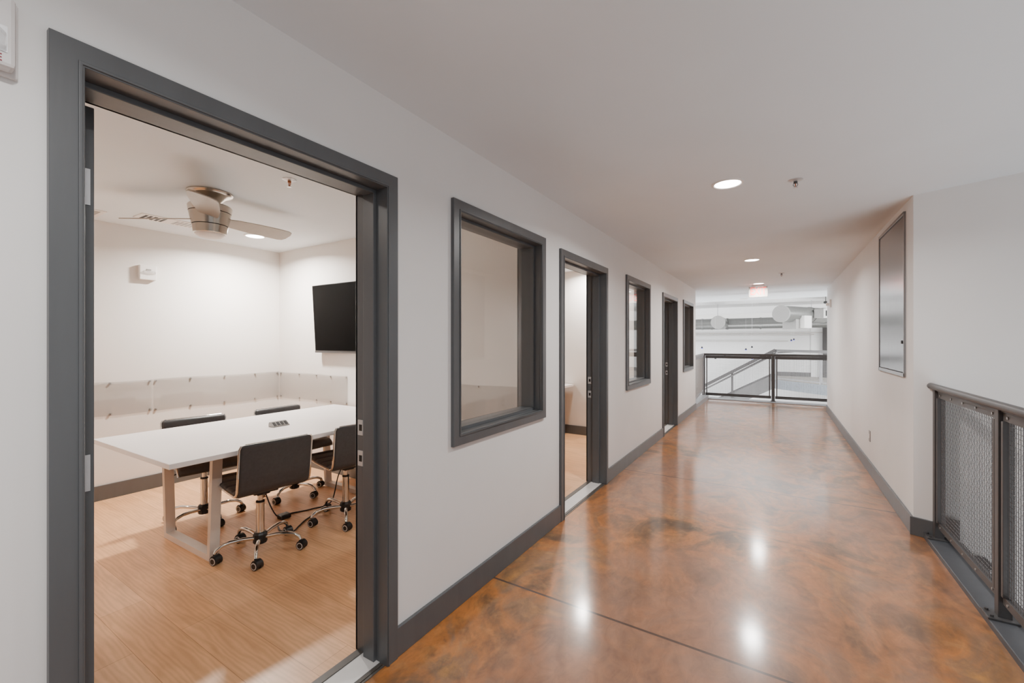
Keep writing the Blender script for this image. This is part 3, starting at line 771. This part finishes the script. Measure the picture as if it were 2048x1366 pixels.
def railing(name, label, posts, zb, top, pitch, r, base=True, weave=True, steel='steel', pw=.05, rail_ext=(0, 0), inset=.0, screws=True, handrail=True, fb=.10, w=.042, wire='wire'):
    t = thing(name, label, 'railing', (posts[0][0], posts[0][1], zb))
    P = [Vector((x, y, 0)) for x, y in posts]
    d = (P[-1]-P[0]).normalized(); n = Vector((-d.y, d.x, 0)); Z = Vector((0, 0, 1))
    for p in P:
        MB().obox(p+Z*(zb+(top-.03-zb)/2), d*pw/2*.9, n*pw/2, Z*((top-.03-zb)/2)).build('post', M[steel], t, bevel=.003)
        if base:
            bp = MB().obox(p+Z*(zb+.005)+n*.012, d*.05, n*.055, Z*.005)
            bp.build('base_plate', M[steel], t, bevel=.002)
            for s in (-1, 1): MB().tube([p+n*.05+d*.032*s+Z*(zb+.009), p+n*.05+d*.032*s+Z*(zb+.02)], .008, 6).build('anchor_bolt', M[steel], t)
    a, b = P[0]-d*rail_ext[0], P[-1]+d*rail_ext[1]
    if handrail: MB().tube([a+Z*(top-.021)+n*inset, b+Z*(top-.021)+n*inset], .021, 16).build('handrail', M[steel], t, smooth=40)
    else: MB().beam(a+Z*(top-.025), b+Z*(top-.025), .05, .05).build('top_rail', M[steel], t, bevel=.003)
    MB().beam(a+Z*(top-.047), b+Z*(top-.047), .03, .012).build('rail_flat', M[steel], t)
    for p, q in zip(P, P[1:]):
        g = pw*.5+.004; p2, q2 = p+d*g, q-d*g; z0, z1 = zb+fb-.02, top-.055
        fm = MB()
        fm.beam(p2+Z*(z1-w/2), q2+Z*(z1-w/2), .022, w).beam(p2+Z*(z0+w/2), q2+Z*(z0+w/2), .022, w)
        fm.beam(p2+d*w/2+Z*(z0+w), p2+d*w/2+Z*(z1-w), .022, w, up=n).beam(q2-d*w/2+Z*(z0+w), q2-d*w/2+Z*(z1-w), .022, w, up=n)
        f = fm.build('panel_frame', M[steel], t, bevel=.002)
        wire_panel(p2+d*w*.9, q2-d*w*.9, z0+w*.9, z1-w*.9, pitch, r, weave=weave).build('wire_mesh', M[wire], f, smooth=60, label='woven wire infill')
        if screws:
            Ln = (q2-p2).length
            for u in (.06, .29, .5, .71, .94):
                for zz in (z0+w/2, z1-w/2):
                    c = p2+d*Ln*u+Z*zz+n*.010; MB().tube([c, c+n*.005], .0065, 8).build('screw', M['screw'], f)
            for zz in (z0+.28, z0+.55, z0+.78):
                for e in (p2+d*w/2, q2-d*w/2):
                    c = e+Z*zz+n*.010; MB().tube([c, c+n*.005], .0065, 8).build('screw', M['screw'], f)
    return t
struct('trim_curb', MB().box(.875, 1.06, -4, 4.118, -.3, .03), M['curb'], 'blue grey steel curb under the near mesh railing', 'trim', bevel=.004)
# direction of travel -Y keeps the normal towards the corridor (+n = (1,0)?) so posts run from near to far
railing('guard_railing', 'charcoal mesh guard railing beside the angled white wall', [(.94, .05), (.94, 1.05), (.94, 2.053), (.94, 3.056), (.94, 4.055)], .03, 1.10, .0225, .0017, rail_ext=(.3, .04), inset=.03)
railing('guard_railing', 'charcoal mesh guard railing across the far corridor end', [(-1.56, 11.45), (-.095, 11.5), (1.37, 11.55), (2.8, 11.6)], .012, 1.10, .032, .0015, base=True, weave=False, rail_ext=(.04, .05), screws=False, handrail=False, fb=.08, w=.065, pw=.07, wire='steel2')
railing('guard_railing', 'short mesh railing returning from corridor wall end to far corner post', [(-1.47, 9.52), (-1.56, 11.34)], .09, 1.10, .032, .0015, base=False, weave=False, steel='steel2', screws=False, handrail=False, pw=.04, wire='palewire')
struct('trim_return', MB().box(-1.62, -1.43, 9.4, 11.3, -.0, .09), M['steel2'], 'grey curb below the short returning railing', 'trim')

# ------------------------------------------------------------------ atrium: landing, stair, ducts, pipes, pendants
L0 = Vector((-.08, 18.3, 0)); LD = Vector((.68, -.733, 0))
lp = L0+LD*6.2
lnd = thing('stair_landing', 'grey edged stair landing on the far side of the atrium', 'landing', (1.5, 18.5, 0))
MB().prism([(L0.x, L0.y), (lp.x, lp.y), (7.0, 15.5), (7.0, 20.46), (L0.x, 20.46)], -.33, 0).build('slab', M['landing'], lnd)
ln = Vector((-LD.y, LD.x, 0))
MB().obox(L0+LD*3.1-ln*.012+Vector((0, 0, -.165)), LD*3.1, ln*.012, Vector((0, 0, .165))).build('fascia', M['fascia'], lnd, label='blue grey steel fascia')
lr = thing('landing_railing', 'grey mesh railing along the far stair landing', 'railing', L0)
Z = Vector((0, 0, 1)); q = L0+LD*5.5
MB().beam(L0+Z*1.06, q+Z*1.06, .06, .085).build('top_rail', M['stair'], lr)
for u in (0.03, 1.85, 3.6):
    c = L0+LD*u; MB().obox(c+Z*.53, LD*.03, ln*.03, Z*.53).build('post', M['steel2'], lr)
MB().beam(L0+Z*.06, q+Z*.06, .03, .04).build('bottom_rail', M['steel2'], lr)
wire_panel(L0, q, .08, 1.05, .05, .002, weave=False, seg=3).build('wire_mesh', M['steel2'], lr)

SL = .60                                    # stair pitch
st = thing('staircase', 'grey steel staircase descending across the atrium from the landing', 'stairs', (-.08, 18.3, 0))
top = Vector((-.08, 18.3, 0)); run = 5.2; bot = top+Vector((-run, 0, -run*SL))
for dy in (-.0, 1.25):
    o = Vector((0, dy, 0))
    MB().prism([(top.x, .22), (top.x, -.30), (bot.x, bot.z-.12), (bot.x-.3, bot.z-.12), (bot.x-.3, bot.z+.22)], 18.27+dy, 18.33+dy, 'xz').build('stringer', M['stair'], st)
nt_ = 18
for k in range(nt_):
    x = top.x-run*(k+.5)/nt_; z = top.z-run*SL*(k+1)/(nt_+1)
    MB().box(x-.16, x+.14, 18.33, 19.52, z-.04, z).build('tread', M['steel'], st)
sr = thing('stair_railing', 'grey sloping mesh railing on the near side of the staircase', 'railing', (-.08, 18.26, 0))
for dz, r in ((1.08, .06),):
    MB().beam(top+Z*dz+Vector((0, -.05, 0)), bot+Z*dz+Vector((0, -.05, 0)), .08, .11).build('top_rail', M['steel'], sr)
MB().tube([top+Vector((0, -.13, .93)), bot+Vector((0, -.13, .93))], .025, 8).build('handrail', M['steel'], sr)
for u in (.02, .27, .52, .77, .99):
    c = top+(bot-top)*u+Vector((0, -.05, 0)); MB().box(c.x-.035, c.x+.035, c.y-.03, c.y+.03, c.z, c.z+1.06).build('post', M['steel'], sr)
mb = MB()
for i in range(80):
    c = top+(bot-top)*(i/80)+Vector((0, -.05, 0)); mb.tube([c+Z*.25, c+Z*1.04], .002, 3, caps=False)
for k in range(14):
    mb.tube([top+Z*(.28+k*.055)+Vector((0, -.05, 0)), bot+Z*(.28+k*.055)+Vector((0, -.05, 0))], .002, 3, caps=False)
mb.build('wire_mesh', M['steel2'], sr)
wr = thing('wall_handrail', 'thin grey handrail on the far side of the staircase', 'handrail', (-.08, 19.6, 0))
MB().tube([top+Vector((.6, 1.25, 1.0)), top+Vector((0, 1.25, .95)), bot+Vector((0, 1.25, .85))], .025, 8).build('rail', M['steel'], wr)

# ducts
dm = thing('air_duct', 'long galvanised round duct crossing the atrium', 'duct', (-3, 18.4, 2.08))
MB().tube([(-9.5, 18.4, 2.05), (-1.7, 18.4, 2.07)], .21, 28).tube([(-1.62, 18.4, 2.07), (3.6, 18.4, 2.09)], .205, 28).build('duct', M['galv'], dm, smooth=40)
for x in (-2.55, -2.2, -1.66, -.55): MB().tube([(x-.03, 18.4, 2.07), (x+.03, 18.4, 2.07)], .222, 28).build('collar', M['galv'], dm, smooth=40)
for x in (-5, -2.0, 1.0): MB().tube([(x, 18.4, 2.26), (x, 18.4, 2.85)], .008, 6).build('hanger', M['steel2'], dm)
db = thing('duct_branch', 'short round duct stub with flat cap pointing at the corridor', 'duct', (-1.83, 16.9, 2.09))
MB().tube([(-1.83, 16.95, 2.08), (-1.83, 18.2, 2.08)], .23, 28).build('duct', M['galv'], db, smooth=40)
MB().tube([(-1.83, 16.9, 2.08), (-1.83, 16.955, 2.08)], .238, 28).build('cap', M['ductcap'], db, label='flat grey end cap')
DD = Vector((.506, .862, 0)); dp = Vector((.08, 15.37, 2.235))
bgd = thing('large_duct', 'big pale round duct with capped end in front of the long duct', 'duct', dp)
MB().tube([dp, dp+DD*3.0], .25, 36).build('duct', M['galv'], bgd, smooth=40)
MB().tube([dp-DD*.03, dp+DD*.035], .258, 36).build('cap', M['ductcap'], bgd, label='flat grey end cap')
for u in (1.5, 2.3): MB().tube([dp+DD*u-DD*.02, dp+DD*u+DD*.02], .262, 36).build('collar', M['galv'], bgd, smooth=40)
e = dp+DD*.75; nn = Vector((DD.y, -DD.x, 0))
bx = MB().obox(e+Vector((0, 0, -.31)), DD*.33, nn*.2, Vector((0, 0, .15)))
bx.build('register_box', M['ductcap'], bgd)
MB().obox(e+DD*.1+nn*.26+Vector((0, 0, -.24)), DD*.2, nn*.06, Vector((0, 0, .19))).build('register_face', M['ductwhite'], bgd, label='white register face')
sbx = thing('supply_register', 'small box register with white slotted face beside the corridor wall end', 'vent', (1.2, 16.5, 2.26))
MB().box(.96, 1.22, 16.35, 16.7, 2.13, 2.40).build('box', M['ductcap'], sbx)
MB().box(1.20, 1.44, 16.32, 16.35, 2.12, 2.41).build('face', M['ductwhite'], sbx, label='white face')
mb = MB()
for k in range(4): mb.box(1.25+.045*k, 1.28+.045*k, 16.314, 16.322, 2.18, 2.35)
mb.build('slots', M['slot'], sbx)
wd = thing('white_duct', 'pale rectangular duct running above the galvanised duct', 'duct', (-3, 19.6, 2.42))
MB().box(-9.5, 3.5, 19.3, 19.8, 2.32, 2.50).build('duct', M['ductwhite'], wd)
sc_ = thing('ceiling_camera', 'small dark camera hanging above the big duct', 'camera', (1.25, 16.3, 2.85))
MB().tube([(1.25, 16.3, 2.85), (1.25, 16.3, 2.62)], .012, 8).build('stem', M['steel'], sc_)
MB().lathe([(0, 2.55), (.05, 2.57), (.06, 2.60), (.045, 2.635), (0, 2.64)], (1.25, 16.3, 0), 16).build('body', M['blackplastic'], sc_, smooth=50)
for z, x1, lb in ((1.74, 2.1, 'upper thin white pipe on the atrium wall'), (1.66, 1.2, 'second thin white pipe just under the upper one'), (1.41, .35, 'lowest thin white pipe on the atrium wall')):
    p = thing('sprinkler_pipe', lb, 'pipe', (-3, 20.4, z), group='atrium sprinkler pipes')
    MB().tube([(-9.5, 20.42, z), (x1, 20.42, z)], .016, 8).build('pipe', M['pipe'], p, smooth=50)
    for x in (-4.5, -3.05, -.9):
        MB().tube([(x, 20.42, z-.03), (x, 20.42, z+.035)], .009, 6).build('bracket', M['pipe'], p)
# openings on the far wall
dw = thing('door_4', 'bright white doorway on the atrium wall beyond the landing', 'door', (1.28, 20.5, 0), kind='structure')
MB().box(1.10, 1.47, 20.46, 20.5, 0, 2.05).build('door_leaf', M['atrium'], dw, bevel=.005)
MB().box(1.05, 1.47, 20.47, 20.5, 2.05, 2.28).build('head_panel', M['ductwhite'], dw)
struct('trim_column', MB().box(1.47, 1.9, 20.30, 20.46, 0, 2.2), M['steel'], 'grey upright panel beyond the landing railing', 'panel')
pend = [(1405, 695), (1438, 719), (1500, 699.5), (1510, 695), (1457, 712.5), (1509, 718), (1579, 682), (1582.5, 680.5)]
pl = ['pendant nearest the corridor wall end with blue bulb', 'small dark pendant seen low through the far mesh', 'blue pendant above the top of the sloping stair rail', 'tiny dark pendant just above the blue one by the stair rail',
      'dark pendant half hidden by the far top rail', 'blue lit pendant behind the sloping stair rail', 'lower blue pendant of the close pair under the big duct', 'upper blue pendant of the close pair under the big duct']
f_ = 853.0; th = math.atan(532/853.0); cs, sn = math.cos(th), math.sin(th)
pend_xyz = [(-1.995, 14.3, 1.18), (-1.72, 15.2, .83), (-.83, 14.8, 1.13), (-.72, 15.9, 1.19), (-1.53, 16.1, .88), (-.74, 16.6, .79), (.38, 17.2, 1.41), (.46, 17.5, 1.44)]
for (x, y, z), lb, k in zip(pend_xyz, pl, range(8)):
    t = thing('pendant_lamp', lb, 'lamp', (x, y, z), group='small atrium pendants')
    MB().lathe([(.009, .058), (.014, .054), (.034, .0), (.031, 0), (.0, .04)], (x, y, z), 14).build('lamp_shade', M['shade'], t, smooth=40)
    MB().lathe([(0, -.010), (.022, -.006), (.026, .003), (0, .02)], (x, y, z), 12).build('bulb', M['bluebulb'] if k in (0, 2, 5, 6, 7) else M['shade'], t, smooth=50)
    MB().tube([(x, y, z+.07), (x, y, 2.85)], .001, 4).build('cord', M['atrium'], t)
tag(MB().box(-1.0, .0, 12.6, 14.2, GZ, GZ+.01).build('floor_mat', M['bluemat']), 'slate blue mat on the lower floor glimpsed under the far railing', 'mat')

# ------------------------------------------------------------------ added fill lights, no fixtures modelled
def area(name, loc, target, sx, sy, power, col):
    l = bpy.data.lights.new(name, 'AREA'); l.shape = 'RECTANGLE'; l.size = sx; l.size_y = sy; l.energy = power; l.color = col
    o = bpy.data.objects.new(name, l); C.objects.link(o); o.location = loc
    o.rotation_euler = (Vector(target)-Vector(loc)).to_track_quat('-Z', 'Y').to_euler(); return o
cool = (.93, .97, 1)
area('atrium_fill', (-6, 16, 2.7), (-4, 17.5, -3), 3, 3, 800, (1, 1, 1))  # unseen fill added to brighten the atrium, as are the next two
area('atrium_fill', (5, 16.5, 2.7), (2, 18, -3), 3, 3, 800, (1, 1, 1))
area('atrium_fill', (0, 13.6, -2.6), (0, 15.5, 3), 5, 1.5, 430, (1, 1, 1))
area('void_fill', (3.6, -.5, -2.6), (.6, 1.8, 2.44), 4, 3, 150, cool)  # added uplight for ceiling and walls, stands in for lower storey windows

# ------------------------------------------------------------------ world, camera
w = bpy.data.worlds.new('World'); bpy.context.scene.world = w; w.use_nodes = True
bg = w.node_tree.nodes['Background']; bg.inputs[0].default_value = (.93, .96, 1, 1); bg.inputs[1].default_value = .45

cam = bpy.data.cameras.new('Camera'); co = bpy.data.objects.new('Camera', cam); C.objects.link(co)
cam.sensor_width = 36; cam.lens = 853/2048*36; cam.clip_start = .02
co.location = (0, 0, 1.39); co.rotation_euler = (PI/2, 0, th)
sc = bpy.context.scene; sc.camera = co
sc.view_settings.view_transform = 'AgX'; sc.view_settings.look = 'None'
sc.view_settings.exposure = 0.55
sc.cycles.use_denoising = True
sc.cycles.max_bounces = 10; sc.cycles.diffuse_bounces = 6; sc.cycles.glossy_bounces = 5; sc.cycles.transparent_max_bounces = 24
sc.cycles.sample_clamp_indirect = 6; sc.cycles.caustics_reflective = False; sc.cycles.caustics_refractive = False
